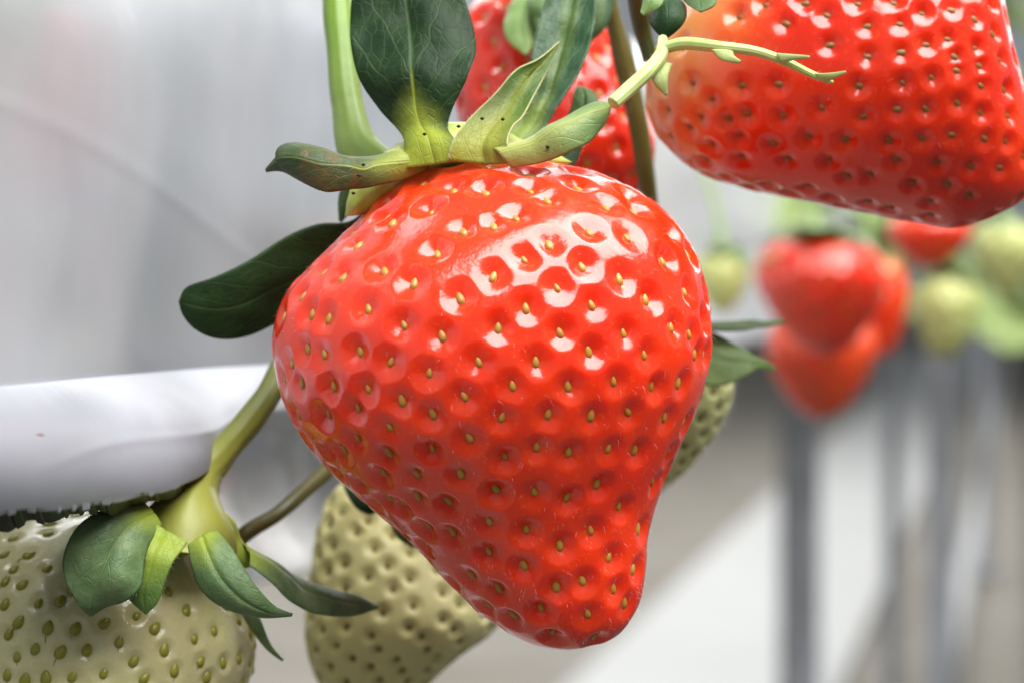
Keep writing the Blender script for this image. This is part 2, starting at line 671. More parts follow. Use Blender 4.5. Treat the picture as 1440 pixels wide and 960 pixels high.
def blob(name, Lp, Rp, d, d_tip, mat, root, dr=1.0, nr=60, ns=72, ridge=0.0, seed=1):
    """ridged closed body (the fleshy disc the sepals grow from)"""
    g, t, a = loft_grid(Lp, Rp, d, d_tip, nr, ns, dr)
    n = grid_normals(g)
    g = g + n * (ridge * 0.001 * (fnoise(g, 900, seed) + 0.6 * fnoise(g, 2200, seed + 1)))[..., None]
    tt = np.broadcast_to(t[:, None], (nr, ns))
    return link_mesh(name, closed_mesh(name, g, {'lu': tt, 'lv': np.broadcast_to(a[None] / 6.283, (nr, ns))}), mat, root)


def star_calyx(root, px, py, d, axis, size, n, mat, seed, droop=0.5, frac=0.34):
    """radial sepals round a small fruit; axis = unit world vector pointing away from the fruit"""
    rg = np.random.default_rng(seed)
    c = P(px, py, d)
    ax = np.array(axis, float)
    ax /= np.linalg.norm(ax)
    e1 = np.cross(ax, [0.3, 0.8, 0.2])
    e1 /= np.linalg.norm(e1)
    e2 = np.cross(ax, e1)
    for k in range(n):
        a = 2 * math.pi * k / n + rg.normal() * 0.15
        s = size * rg.uniform(0.8, 1.15)
        o_ = e1 * math.cos(a) + e2 * math.sin(a)
        sd = np.cross(ax, o_)
        up = rg.normal() * 0.25
        t = np.linspace(0, 1, 7)
        lift = up * t - droop * t ** 2
        cen = c + (o_[None] * t[:, None] + ax[None] * lift[:, None]) * s
        wd = frac * np.sin(math.pi * np.clip(t * 0.86 + 0.12, 0, 1)) ** 0.8 * s
        wd[-1] = 0.01 * s
        leaf('sepal', cen - sd * wd[:, None], cen + sd * wd[:, None], mat, root, cup=0.0, groove=0.15, wave=0.25,
             nu=16, nv=8, px=False, seed=seed + k)


# ------------------------------------------------------------------ materials
M = {}
M['hair'] = plain_mat('pale_hair', (0.80, 0.74, 0.70), 0.5, 0.3)
M['style'] = plain_mat('dried_style', (0.22, 0.09, 0.04), 0.6, 0.3)
M['red'] = flesh_mat('ripe_red_flesh', (0.80, 0.042, 0.006), (0.76, 0.028, 0.005), (0.84, 0.33, 0.07), (0.76, 0.055, 0.005),
                     0.035, 0.15)
M['red2'] = flesh_mat('ripe_red_flesh_orange_shoulder', (0.76, 0.040, 0.004), (0.68, 0.024, 0.004), (0.74, 0.36, 0.11),
                      (0.55, 0.045, 0.006), 0.09, 0.36, spec=0.6)
M['red3'] = flesh_mat('ripe_red_flesh_pale_top', (0.72, 0.034, 0.008), (0.64, 0.022, 0.007), (0.78, 0.28, 0.10),
                      (0.66, 0.040, 0.008), 0.04, 0.26)
M['red4'] = flesh_mat('orange_red_flesh', (0.76, 0.070, 0.012), (0.70, 0.045, 0.010), (0.80, 0.34, 0.14), (0.66, 0.060, 0.010), 0.05, 0.35)
M['white'] = flesh_mat('unripe_cream_flesh', (0.70, 0.68, 0.36), (0.67, 0.61, 0.30), (0.62, 0.40, 0.25), (0.46, 0.43, 0.12),
                       0.0, 0.10, sss=0.25, radius=(0.002, 0.0018, 0.001), spec=0.6, rough=0.30, coat=0.35, sheen=0.05)
M['green'] = flesh_mat('unripe_olive_flesh', (0.58, 0.55, 0.26), (0.52, 0.47, 0.20), (0.38, 0.38, 0.14), (0.20, 0.17, 0.03),
                       0.0, 0.08, sss=0.15, radius=(0.0015, 0.0015, 0.0008), spec=0.35, rough=0.42, coat=0.0, sheen=0.1)
M['fuzzy'] = flesh_mat('unripe_green_flesh', (0.56, 0.57, 0.25), (0.47, 0.49, 0.19), (0.40, 0.43, 0.16), (0.26, 0.26, 0.06),
                       0.0, 0.08, sss=0.15, radius=(0.0015, 0.0015, 0.0008), spec=0.3, rough=0.5, coat=0.0, sheen=0.1)
M['pale_green'] = flesh_mat('unripe_pale_green_flesh', (0.52, 0.55, 0.22), (0.44, 0.48, 0.17), (0.45, 0.52, 0.2), (0.30, 0.34, 0.08),
                            0.0, 0.1, sss=0.2, radius=(0.0015, 0.0015, 0.0008), spec=0.4, rough=0.4, coat=0.0)
M['seed_red'] = plain_mat('golden_seed', (0.50, 0.22, 0.035), 0.35, 0.5, col2=(0.34, 0.20, 0.03), var_scale=900)
M['seed_yellow'] = plain_mat('yellow_seed', (0.50, 0.26, 0.04), 0.32, 0.6, col2=(0.42, 0.21, 0.03), var_scale=900)
M['seed_olive2'] = plain_mat('olive_gold_seed', (0.40, 0.26, 0.03), 0.35, 0.5, col2=(0.45, 0.18, 0.03), var_scale=900)
M['seed_dark'] = plain_mat('amber_seed', (0.26, 0.10, 0.015), 0.4, 0.5, col2=(0.20, 0.10, 0.015), var_scale=900)
M['seed_green'] = plain_mat('olive_green_seed', (0.33, 0.34, 0.03), 0.30, 0.6, col2=(0.27, 0.24, 0.025), var_scale=900)
M['seed_olive'] = plain_mat('dull_olive_seed', (0.17, 0.13, 0.025), 0.5, 0.3)

DK, MD = (0.008, 0.024, 0.008), (0.014, 0.036, 0.011)
LIME = (0.26, 0.31, 0.035)
M['sepal_dark'] = leaf_mat('dark_sepal', DK, MD, LIME, 0.16, 0.38, vein=(0.07, 0.12, 0.04), vein_amt=0.45, rough=0.45,
                           trans=0.05, laterals=4.0, spec=0.14)
M['sepal_flat'] = leaf_mat('dark_matte_sepal', (0.012, 0.036, 0.012), (0.020, 0.052, 0.015), (0.05, 0.10, 0.02), 0.0, 0.12,
                           vein=(0.05, 0.10, 0.03), vein_amt=0.35, rough=0.5, trans=0.05, laterals=5.0, spec=0.18)
M['sepal_curl'] = leaf_mat('curled_brown_sepal', (0.030, 0.060, 0.022), (0.050, 0.080, 0.030), (0.26, 0.30, 0.045), 0.22, 0.55,
                           brown=0.6, vein_amt=0.25, rough=0.45, trans=0.1)
M['sepal_lime'] = leaf_mat('lime_green_sepal', (0.055, 0.115, 0.018), (0.085, 0.15, 0.022), (0.30, 0.32, 0.05), 0.16, 0.62,
                           brown=0.35, edge=(0.42, 0.42, 0.18), vein_amt=0.3, rough=0.42, trans=0.15, streak=0.45)
M['sepal_blue'] = leaf_mat('blue_green_sepal', (0.020, 0.062, 0.026), (0.040, 0.095, 0.038), (0.24, 0.32, 0.06), 0.10, 0.42,
                           vein=(0.15, 0.24, 0.10), vein_amt=0.35, rough=0.36, trans=0.1, streak=0.25)
M['sepal_soft'] = leaf_mat('soft_green_sepal', (0.060, 0.125, 0.035), (0.105, 0.185, 0.060), (0.34, 0.40, 0.09), 0.05, 0.40,
                           vein=(0.22, 0.30, 0.10), vein_amt=0.3, rough=0.42, trans=0.15)
M['sepal_white'] = leaf_mat('green_sepal_of_unripe_fruit', (0.095, 0.165, 0.065), (0.18, 0.26, 0.11), (0.28, 0.36, 0.04), 0.02, 0.34,
                            vein=(0.16, 0.26, 0.08), vein_amt=0.35, rough=0.45, trans=0.12)
M['sepal_pale'] = leaf_mat('pale_lime_sepal', (0.11, 0.20, 0.06), (0.16, 0.26, 0.085), (0.36, 0.40, 0.11), 0.20, 0.85,
                           vein=(0.40, 0.46, 0.20), vein_amt=0.3, rough=0.42, trans=0.15, streak=0.3, brown=0.12)
M['sepal_cal'] = leaf_mat('yellow_green_sepal', (0.10, 0.19, 0.045), (0.15, 0.25, 0.05), (0.28, 0.37, 0.04), 0.25, 0.8,
                          vein=(0.25, 0.34, 0.08), vein_amt=0.3, rough=0.42, trans=0.15)
M['bract'] = leaf_mat('pale_bract', (0.38, 0.48, 0.15), (0.48, 0.55, 0.22), (0.5, 0.58, 0.2), 0.0, 0.2, vein_amt=0.2, trans=0.2)
M['sepal_light'] = leaf_mat('light_green_sepal', (0.17, 0.28, 0.08), (0.22, 0.34, 0.11), (0.30, 0.36, 0.07), 0.0, 0.2,
                            vein=(0.26, 0.36, 0.13), vein_amt=0.3, rough=0.42, trans=0.2)
M['foliage'] = leaf_mat('strawberry_leaf', (0.22, 0.30, 0.10), (0.32, 0.40, 0.17), (0.26, 0.34, 0.1), 0.0, 0.15, vein_amt=0.3,
                        rough=0.45, trans=0.2)
M['calyx'] = stalk_mat('lime_calyx', (0.38, 0.47, 0.07), (0.54, 0.58, 0.20), rough=0.38, scale=260)
M['calyx2'] = stalk_mat('olive_calyx', (0.30, 0.33, 0.045), (0.22, 0.31, 0.035), rough=0.4, scale=220)
M['stem'] = stalk_mat('fresh_green_stalk', (0.135, 0.245, 0.020), (0.17, 0.275, 0.03), (0.21, 0.31, 0.065))
M['stem_brown'] = stalk_mat('olive_brown_stalk', (0.085, 0.085, 0.014), (0.115, 0.075, 0.018), (0.11, 0.10, 0.016))
M['stem_dark'] = stalk_mat('dark_green_stalk', (0.050, 0.085, 0.028), (0.075, 0.10, 0.035))
M['stem_olive'] = stalk_mat('olive_stalk', (0.10, 0.12, 0.016), (0.13, 0.14, 0.02), (0.30, 0.32, 0.055))
M['stub'] = stalk_mat('pale_torn_stalk', (0.48, 0.57, 0.22), (0.38, 0.50, 0.12))
M['spot'] = plain_mat('brown_speck', (0.022, 0.015, 0.008), 0.6, 0.2)


def film_mat(name, a, b, rough, spec, scale, bump_scale, bump_strength, bump_dist, trans=0.0):
    m = NT(name)
    c = m.mix(m.ramp01(m.noise(scale, 3), 0.3, 0.7), a, b)
    rg = m.math('ADD', m.math('MULTIPLY', m.noise(scale * 1.7, 3), 0.14), rough - 0.07)
    m.set(Base_Color=c, Roughness=rg, Specular_IOR_Level=spec)
    m.bump(m.noise(bump_scale, 3, 0.45, dist=0.6), bump_strength, bump_dist)
    if trans:
        tr = m.n('ShaderNodeBsdfTranslucent')
        m.put(tr.inputs['Color'], c)
        mx = m.n('ShaderNodeMixShader')
        mx.inputs[0].default_value = trans
        m.link(m.b.outputs[0], mx.inputs[1])
        m.link(tr.outputs[0], mx.inputs[2])
        m.link(mx.outputs[0], m.out.inputs['Surface'])
    return m.m


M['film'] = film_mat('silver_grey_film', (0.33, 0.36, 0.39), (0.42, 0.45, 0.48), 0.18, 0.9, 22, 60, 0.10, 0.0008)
M['film_far_lit'] = film_mat('film_painted_bright', (0.80, 0.81, 0.84), (0.74, 0.75, 0.78), 0.3, 0.5, 12, 60, 0.1, 0.0008)  # far stretch of the film, stronger light put into its colour
M['film_white'] = film_mat('white_film', (0.29, 0.305, 0.34), (0.25, 0.265, 0.295), 0.34, 0.4, 40, 90, 0.2, 0.0006)
M['film_black'] = plain_mat('black_film_back', (0.012, 0.011, 0.010), 0.4, 0.4)
M['film_low'] = film_mat('white_lower_film', (0.76, 0.76, 0.75), (0.66, 0.66, 0.65), 0.22, 0.6, 30, 50, 0.4, 0.002)
M['trough'] = plain_mat('grey_trough', (0.60, 0.585, 0.55), 0.6, 0.3, var=0.2, var_scale=20)
M['post'] = plain_mat('galvanised_post', (0.30, 0.31, 0.335), 0.45, 0.5, var=0.25, var_scale=30)
M['post_pale'] = plain_mat('pale_galvanised_post', (0.42, 0.435, 0.47), 0.45, 0.5, var=0.2, var_scale=30)
M['ground'] = plain_mat('gravelly_soil', (0.205, 0.185, 0.150), 0.9, 0.1, col2=(0.26, 0.24, 0.21), var_scale=3.0, bump=0.5, bump_scale=60, bump_dist=0.02)
M['sheet'] = plain_mat('white_floor_sheet', (0.47, 0.467, 0.45), 0.6, 0.3, col2=(0.43, 0.427, 0.41), var_scale=2.0)
M['mat'] = plain_mat('unseen_dark_floor', (0.085, 0.083, 0.080), 0.8, 0.2, var=0.3, var_scale=6)  # even dark tone for the added floor strip outside the view
M['pipe'] = plain_mat('pale_pipe', (0.55, 0.55, 0.54), 0.5, 0.4, var=0.15, var_scale=4)

# ------------------------------------------------------------------ the setting: floor, floor sheet
ROW = np.array([0.2, 1.0, 0.0]) / math.hypot(0.2, 1.0)     # direction in which the rows run
OUT = np.array([ROW[1], -ROW[0], 0.0])                     # horizontal, out of the bed towards the aisle


def row_pt(c, y, z):
    """point of the row line x = 0.2 y + c"""
    return np.array([0.2 * y + c, y, z])


def slab(name, c0, c1, y0, y1, z0, z1, mat, ny=2, parent=None):
    v, f = [], []
    for y in np.linspace(y0, y1, ny):
        v += [row_pt(c0, y, z0), row_pt(c1, y, z0), row_pt(c1, y, z1), row_pt(c0, y, z1)]
    for i in range(ny - 1):
        b = 4 * i
        for k in range(4):
            q = (k + 1) % 4
            f.append((b + k, b + 4 + k, b + 4 + q, b + q))
    f += [(0, 1, 2, 3), (4 * ny - 1, 4 * ny - 2, 4 * ny - 3, 4 * ny - 4)]
    return link_mesh(name, make_mesh(name, v, f), mat, parent, smooth=False)


gx, gy = np.meshgrid(np.linspace(-60, 80, 60), np.linspace(-6, 200, 90), indexing='ij')
gv = np.stack([gx, gy, 0.012 * fnoise(np.stack([gx, gy, gx * 0], -1), 2.0, 4) - 0.02], -1)
fc = [(i * 90 + j, (i + 1) * 90 + j, (i + 1) * 90 + j + 1, i * 90 + j + 1) for i in range(59) for j in range(89)]
tag(link_mesh('ground', make_mesh('ground', gv.reshape(-1, 3), fc), M['ground']), kind='structure')
tag(slab('added_dark_floor', 0.03, 2.6, -5.9, 90, -0.006, 0.010, M['mat'], 20), kind='structure')  # unseen strip, added to keep pale floor reflections off the fruit
tag(slab('floor_sheet', -1.1, -0.44, 1.0, 90, -0.004, 0.012, M['sheet'], 20), kind='structure')

# ------------------------------------------------------------------ raised bed: trough, film cover, hem, lower film
bed = empty('planting_trough', row_pt(-0.28, 2.0, EYE - 0.09),
            'long grey planting trough on posts under the film', 'planter')
slab('trough_body', -0.40, -0.150, 0.62, 40, EYE - 0.028, EYE + 0.045, M['trough'], 8, bed)
slab('soil', -0.385, -0.165, 0.64, 39.9, EYE + 0.046, EYE + 0.052, M['ground'], 8, bed)


def film_sheet(name, c, ys, zs, wfun, mat, parent=None, thick=0.15, zmap=None):
    ny, nz = len(ys), len(zs)
    Y, Z = np.meshgrid(ys, zs, indexing='ij')
    if zmap is not None:
        Z = zmap(Y, Z)
    base = np.stack([0.2 * Y + c, Y, Z], -1)
    w = wfun(Y, Z)
    g = base + OUT * w[..., None]
    f = [(i * nz + j, (i + 1) * nz + j, (i + 1) * nz + j + 1, i * nz + j + 1) for i in range(ny - 1) for j in range(nz - 1)]
    o = link_mesh(name, make_mesh(name, g.reshape(-1, 3), f), mat, parent)
    md = o.modifiers.new('thickness', 'SOLIDIFY')
    md.thickness = thick * 0.001
    md.offset = 0
    return o


ys = np.r_[np.linspace(0.14, 0.60, 260), np.linspace(0.61, 1.6, 120)[0:], np.geomspace(1.65, 40, 60)]
zs = np.linspace(0, 1, 110)


def w_film(Y, Z):
    h = Z - EYE
    p = np.stack([Y * 0.45, Y * 0.30 + h * 1.2, h * 1.9], -1)
    w = 0.0014 * fnoise(p, 20, 21) + 0.00024 * fnoise(p, 62, 22) + 0.00005 * fnoise(p, 190, 24)
    # a few long slanting tension folds
    for (a, b, amp, wd) in ((0.16, 0.012, 0.00006, 0.0009),):
        w = w + amp * np.exp(-((h - b + a * (Y - 0.26) + 0.002 * np.sin(Y * 40)) / wd) ** 2)
    w = w + 0.010 * sstep(0.048, 0.058, h) * -1      # leans back over the trough rim
    return w


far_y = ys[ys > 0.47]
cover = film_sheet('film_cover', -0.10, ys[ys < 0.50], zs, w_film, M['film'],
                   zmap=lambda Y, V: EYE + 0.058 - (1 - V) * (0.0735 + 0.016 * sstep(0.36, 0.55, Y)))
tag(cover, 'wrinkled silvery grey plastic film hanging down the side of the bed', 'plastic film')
cover2 = film_sheet('film_cover', -0.1006, far_y, zs, w_film, M['film_far_lit'],  # same film further on; the paler colour stands for brighter light
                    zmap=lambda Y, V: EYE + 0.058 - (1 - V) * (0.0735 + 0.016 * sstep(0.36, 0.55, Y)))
tag(cover2, 'far length of film, painted brighter for the light there, running along the bed behind the red strawberries', 'plastic film')

# the folded white hem of the film, cut ragged along its lower edge
top = [(-130, 553, .233), (-60, 546, .243), (0, 541, .25), (100, 532, .265), (200, 524, .287), (300, 516, .314), (397, 512, .345)]
bot = [(-130, 738, .238), (-60, 730, .244), (0, 721, .25), (100, 712, .262), (200, 695, .274), (250, 680, .281), (300, 650, .292),
       (345, 600, .312), (380, 548, .333), (399, 516, .346)]
nu, nv = 420, 60
l, r = spline(top, nu), spline(bot, nu)
uu = np.linspace(0, 1, nu)
rag = 1.6 * fnoise(np.stack([uu * 70, uu * 0, uu * 0], -1), 1.0, 77)
pos = 0.02
while pos < 0.62:                      # irregular little tabs left by the cut
    wtab = RNG.uniform(0.004, 0.022)
    rag += RNG.uniform(-1.5, 7.5) * sstep(0, 0.0025, uu - pos) * sstep(0.0025, 0, uu - pos - wtab)
    pos += wtab + RNG.uniform(0.002, 0.05)
rag *= sstep(0.72, 0.60, uu)
A, B = P(l[:, 0], l[:, 1], l[:, 2]), P(r[:, 0], r[:, 1], r[:, 2])
v = np.linspace(0, 1, nv)
B2 = P(r[:, 0], r[:, 1] + rag, r[:, 2])
g = A[:, None] * (1 - v)[None, :, None] + B[:, None] * v[None, :, None]
wid = np.linalg.norm(B - A, axis=1)
bul = (np.sin(np.clip(v, 0, 1) * math.pi * 0.84) ** 0.8)[None] * (wid * 0.50)[:, None]
bul = bul + 0.00045 * fnoise(g, 140, 51) + 0.0002 * np.exp(-((v[None] - 0.62 - 0.1 * np.sin(uu[:, None] * 9)) / 0.045) ** 2) * sstep(0.25, 0.6, uu)[:, None]
bdir = OUT * 0.25 - FWD * 0.95
g[:, -2:] += (B2 - B)[:, None]
g = g + bul[..., None] * bdir
f = [(i * nv + j, i * nv + j + 1, (i + 1) * nv + j + 1, (i + 1) * nv + j) for i in range(nu - 1) for j in range(nv - 1)]
me = make_mesh('film_hem', g.reshape(-1, 3), f)
me.materials.append(M['film_white'])
me.materials.append(M['film_black'])
hem = empty('film_hem', P(0, 720, .25), 'rolled white film hem with ragged dark cut edge above the cream strawberry', 'film hem')
outer = link_mesh('white_layer', me, None, hem)
md = outer.modifiers.new('thickness', 'SOLIDIFY')
md.thickness = 0.0003
md.offset = -1
md.material_offset = 1
# black lining showing below the cut edge and running back under the bed
e0 = g[:, -1] + FWD * 0.0006 + UP * 0.0008
jag = 4 + 5 * np.abs(fnoise(np.stack([uu * 60, uu * 0, uu * 0], -1), 1.0, 9))
fade_r = sstep(0.80, 0.55, uu)
e1 = e0 + FWD * 0.004 - UP * ((jag + 8) * fade_r * 0.00012)[:, None]
e2 = e1 + FWD * 0.022 - OUT * 0.004 - UP * 0.0004
lg = np.stack([e0, e1, e2], 1)
lf = [(i * 3 + k, i * 3 + k + 1, (i + 1) * 3 + k + 1, (i + 1) * 3 + k) for i in range(nu - 1) for k in range(2)]
lining = link_mesh('black_lining', make_mesh('black_lining', lg.reshape(-1, 3), lf), M['film_black'], hem, smooth=False)
md = lining.modifiers.new('thickness', 'SOLIDIFY')
md.thickness = 0.0003

blob('dried_fleck', [(50, 611), (57, 609), (64, 612)], [(50, 611), (57, 612), (64, 612)], .2406, .2406, M['style'], hem, nr=9, ns=8)

# film hanging lower down behind, slightly pulled back
zl = np.linspace(EYE - 0.052, EYE + 0.0, 90)
yl = np.linspace(0.27, 0.64, 240)


def w_low(Y, Z):
    h = Z - EYE
    p = np.stack([Y * 1.2, Y * 0.3, h * 1.5], -1)
    w = 0.002 * fnoise(p, 40, 61) + 0.0006 * fnoise(p, 170, 62)
    w = w + 0.0045 * np.exp(-((h + 0.0385 - 0.02 * np.sin(Y * 9)) / 0.006) ** 2)
    w = w + 0.0030 * np.exp(-((h + 0.022 + 0.05 * (Y - 0.36)) / 0.0016) ** 2)
    return w


low = film_sheet('lower_film', -0.128, yl, zl, w_low, M['film_low'])
tag(low, 'loose white film skirt hanging behind the unripe strawberries', 'plastic film')

# ------------------------------------------------------------------ posts and the pipe along the aisle


def post(px, y, rad, mat, label):
    c = P(px, 500, y)
    o = empty('trough_post', (c[0], c[1], 0), label, 'post', 'posts under the planting trough')
    zt = EYE - 0.0285
    for nm, z0, z1, rr in (('shaft', 0.0, zt - 0.02, rad), ('cap', zt - 0.02, zt, rad * 1.25), ('base_plate', -0.01, 0.01, rad * 2.4)):
        s = 24
        a = np.linspace(0, 2 * math.pi, s, endpoint=False)
        v = [(c[0] + rr * math.cos(k), c[1] + rr * math.sin(k), z) for z in (z0, z1) for k in a]
        f = [(k, (k + 1) % s, s + (k + 1) % s, s + k) for k in range(s)] + [tuple(range(s))[::-1], tuple(range(s, 2 * s))]
        link_mesh(nm, make_mesh(nm, v, f), mat, o, smooth=False)
    return o


post(1125, 2.30, 0.0185, M['post'], 'thick dark grey metal post below the low hanging blurred red strawberry')
post(1256, 5.20, 0.0185, M['post'], 'thin distant grey metal post below the blurred pale green strawberry')
post(1324, 3.00, 0.0175, M['post_pale'], 'pale bluish grey post right of the thin distant post')
post(1386, 8.50, 0.0220, M['post_pale'], 'faint far post nearest the right edge of the picture')
pipe = tube('drain_pipe', [row_pt(-0.19, y, 0.02) for y in (1.5, 4, 10, 30)], [0.03, 0.03], M['pipe'], seg=12, n=20, px=False, lumps=0.0)
tag(pipe, 'pale pipe lying along the aisle floor beside the posts', 'pipe')

# ------------------------------------------------------------------ main strawberry
D0 = 0.28
MAIN_SEEDS = [(635, 260), (680, 262), (602, 289), (549, 310), (694, 313), (651, 321), (611, 350), (535, 376), (579, 396), (645, 417),
    (692, 386), (512, 433), (564, 456), (699, 460), (621, 472), (671, 510), (546, 510), (600, 526), (456, 446), (499, 340), (476, 384),
    (424, 491), (404, 512), (499, 493), (450, 499), (770, 277), (774, 339), (830, 322), (886, 331), (738, 359), (822, 371), (877, 391),
    (787, 402), (742, 431), (836, 427), (918, 419), (939, 365), (792, 466), (881, 468), (832, 496), (757, 509), (951, 459), (912, 500),
    (723, 544), (804, 546), (866, 538), (924, 546), (815, 258), (896, 290), (948, 324), (970, 410), (976, 470), (705, 590), (774, 585),
    (834, 586), (888, 582), (710, 648), (757, 633), (804, 640), (859, 633), (899, 637), (697, 694), (754, 696), (800, 703), (846, 685),
    (877, 716), (741, 748), (790, 770), (834, 749), (735, 798), (783, 829), (822, 819), (863, 785), (870, 830), (759, 861), (829, 866),
    (884, 850), (776, 897), (697, 832), (716, 872), (684, 780), (686, 737), (652, 560), (604, 585), (660, 619), (560, 566), (604, 637),
    (646, 670), (583, 670), (546, 603), (542, 641), (496, 578), (498, 620), (627, 712), (583, 703), (633, 753), (596, 745), (658, 812),
    (462, 545), (454, 587), (479, 637), (533, 670), (512, 549), (560, 715), (725, 300), (540, 705), (940, 590), (960, 540), (925, 680),
    (905, 745), (897, 800), (985, 500), (855, 285), (745, 262), (430, 440), (418, 540)]
main = empty('strawberry', P(660, 235, D0), 'large glossy red strawberry in sharp focus, hanging in the middle', 'strawberry')
L0 = [(655, 221), (612, 231), (575, 248), (540, 278), (505, 313), (470, 349), (435, 383), (405, 420), (392, 460), (390, 500), (397, 545),
      (415, 592), (440, 632), (470, 666), (510, 705), (550, 740), (590, 777), (625, 816), (660, 850), (700, 880), (745, 904), (800, 914)]
R0 = [(655, 221), (705, 223), (760, 230), (820, 242), (880, 264), (930, 295), (965, 335), (986, 385), (998, 440), (1000, 490), (993, 532),
      (980, 572), (965, 610), (950, 645), (935, 682), (921, 720), (914, 760), (910, 800), (901, 845), (882, 880), (850, 903), (800, 914)]
sm_red = [seed_mesh('seed_red', M[k], 0.40 * q, 0.68 * q) for k, q in (('seed_red', 1.0), ('seed_yellow', 1.05), ('seed_red', 0.9), ('seed_olive2', 1.0))]
body = berry(main, L0, R0, D0 + 0.002, D0 - 0.006, M['red'], sm_red, 54, MAIN_SEEDS, nr=430, ns=560, dr=0.93, pit_r=0.54, pit_low=0.47, pit_d=0.88,
             lump=0.22, seed=5, fuzz=2600, fuzz_mat=M['hair'], top_pit=0.95, seed_sink=0.04)

tube('stalk', [(471, -90, .300), (474, 0, .298), (480, 80, .295), (489, 150, .292), (503, 205, .289), (540, 238, .286)],
     [19, 20, 21, 23, 30, 26], M['stem'], main, seg=28, n=90, fuzz=500)
blob('calyx_disc', [(484, 305), (505, 252), (538, 216), (575, 194), (625, 176), (690, 176), (735, 194), (775, 212), (806, 228)],
     [(484, 305), (535, 292), (580, 266), (615, 252), (660, 244), (710, 243), (745, 242), (780, 240), (806, 228)],
     .2795, .2795, M['calyx'], main, dr=[1.0, 1.6, 1.9, 1.6, 1.0], ridge=0.14, nr=110, ns=110)
# big dark upright sepal
leaf('sepal', [(560, 240, .2740), (570, 205, .2745), (560, 182, .2765), (533, 152, .278), (506, 108, .279), (494, 55, .281), (496, 0, .283), (512, -45, .285), (556, -85, .288)],
     [(668, 226, .2725), (642, 200, .2730), (630, 180, .2745), (640, 148, .275), (658, 105, .275), (665, 60, .277), (657, 10, .280), (632, -40, .284), (556, -85, .288)],
     M['sepal_dark'], main, fringe=260, cup=1.0, groove=0.22, wave=0.4, nu=70, nv=36, seed=2, label='broad dark upright sepal with pale veins')
# small curled one to the left
leaf('sepal', [(600, 214, .2755), (560, 213, .2745), (520, 222, .274), (487, 222, .272), (455, 212, .272), (425, 206, .273), (402, 207, .274), (400, 214, .2742), (376, 238, .275)],
     [(600, 238, .2755), (556, 254, .2735), (510, 262, .272), (485, 264, .270), (458, 268, .270), (432, 258, .271), (408, 244, .273), (392, 240, .274), (376, 241, .275)],
     M['sepal_curl'], main, fringe=260, cup=1.6, groove=-0.2, wave=0.35, seed=3, label='small curled brownish sepal')
# long dark one behind the left shoulder
leaf('sepal', [(530, 270, .288), (490, 310, .289), (445, 318, .289), (400, 338, .288), (350, 365, .287), (300, 388, .286), (262, 404, .285), (251, 424, .285)],
     [(540, 330, .297), (500, 370, .297), (470, 410, .296), (430, 430, .295), (390, 448, .293), (345, 467, .291), (305, 474, .289), (275, 463, .287), (257, 441, .286), (251, 424, .285)],
     M['sepal_flat'], main, fringe=260, cup=0.6, groove=0.08, wave=0.35, nu=60, nv=28, seed=4, label='long flat dark green sepal pointing left')
leaf('sepal', [(520, 240, .290), (490, 250, .290), (478, 275, .291), (478, 310, .292)],
     [(530, 262, .290), (512, 270, .290), (500, 288, .291), (480, 312, .292)], M['sepal_soft'], main, fringe=260, cup=0.4, groove=0.1, seed=41)
# pointed folded one
leaf('sepal', [(628, 226, .2715), (638, 196, .2720), (668, 160, .274), (698, 128, .275), (725, 98, .276), (757, 82, .277), (789, 56, .279)],
     [(735, 230, .2705), (716, 206, .2710), (722, 180, .272), (735, 165, .273), (752, 135, .275), (768, 105, .277), (790, 57, .279)],
     M['sepal_lime'], main, fringe=260, cup=-1.0, groove=0.5, wave=0.25, seed=6, label='pointed lime green folded sepal')
# larger blue-green one behind it
leaf('sepal', [(690, 205, .283), (718, 165, .285), (740, 110, .286), (752, 50, .288), (765, 5, .290), (790, -50, .293), (815, -80, .294)],
     [(735, 222, .280), (765, 180, .281), (800, 130, .283), (826, 80, .286), (838, 20, .289), (835, -40, .292), (815, -80, .294)],
     M['sepal_blue'], main, fringe=260, cup=-1.0, groove=0.5, wave=0.3, seed=7, nu=60, nv=26, label='tall blue green sepal behind the pointed one')
# short right one and the dark one under it
leaf('sepal', [(690, 212, .2725), (738, 199, .2725), (775, 175, .2725), (810, 155, .273), (838, 145, .274), (858, 147, .276)],
     [(720, 236, .2710), (765, 229, .270), (800, 214, .269), (830, 195, .270), (850, 172, .273), (858, 150, .276)],
     M['sepal_pale'], main, fringe=260, cup=1.6, groove=-0.1, wave=0.2, seed=8, label='short soft green sepal lying to the right')
leaf('sepal', [(730, 225, .288), (770, 208, .287), (800, 198, .287), (822, 190, .288)],
     [(740, 245, .286), (775, 240, .285), (805, 234, .286), (822, 194, .288)], M['sepal_flat'], main, fringe=260, cup=0.3, seed=9)
leaf('sepal', [(775, 190, .290), (800, 160, .291), (808, 130, .292), (816, 124, .293)],
     [(815, 200, .290), (835, 170, .291), (838, 140, .292), (818, 124, .293)], M['sepal_soft'], main, fringe=260, cup=0.3, seed=12)
# tiny dark specks on the calyx
for k, (x, y, d) in enumerate([(597, 189, .2705), (645, 178, .2715), (678, 167, .2720), (707, 168, .2715), (505, 247, .2690), (511, 232, .2700), (770, 207, .2690), (497, 272, .2700)]):
    blob('speck', [(x - 3.4, y), (x, y - 2.6), (x + 3.4, y)], [(x - 3.4, y), (x, y + 2.6), (x + 3.4, y)], d, d, M['spot'], main, nr=7, ns=8)

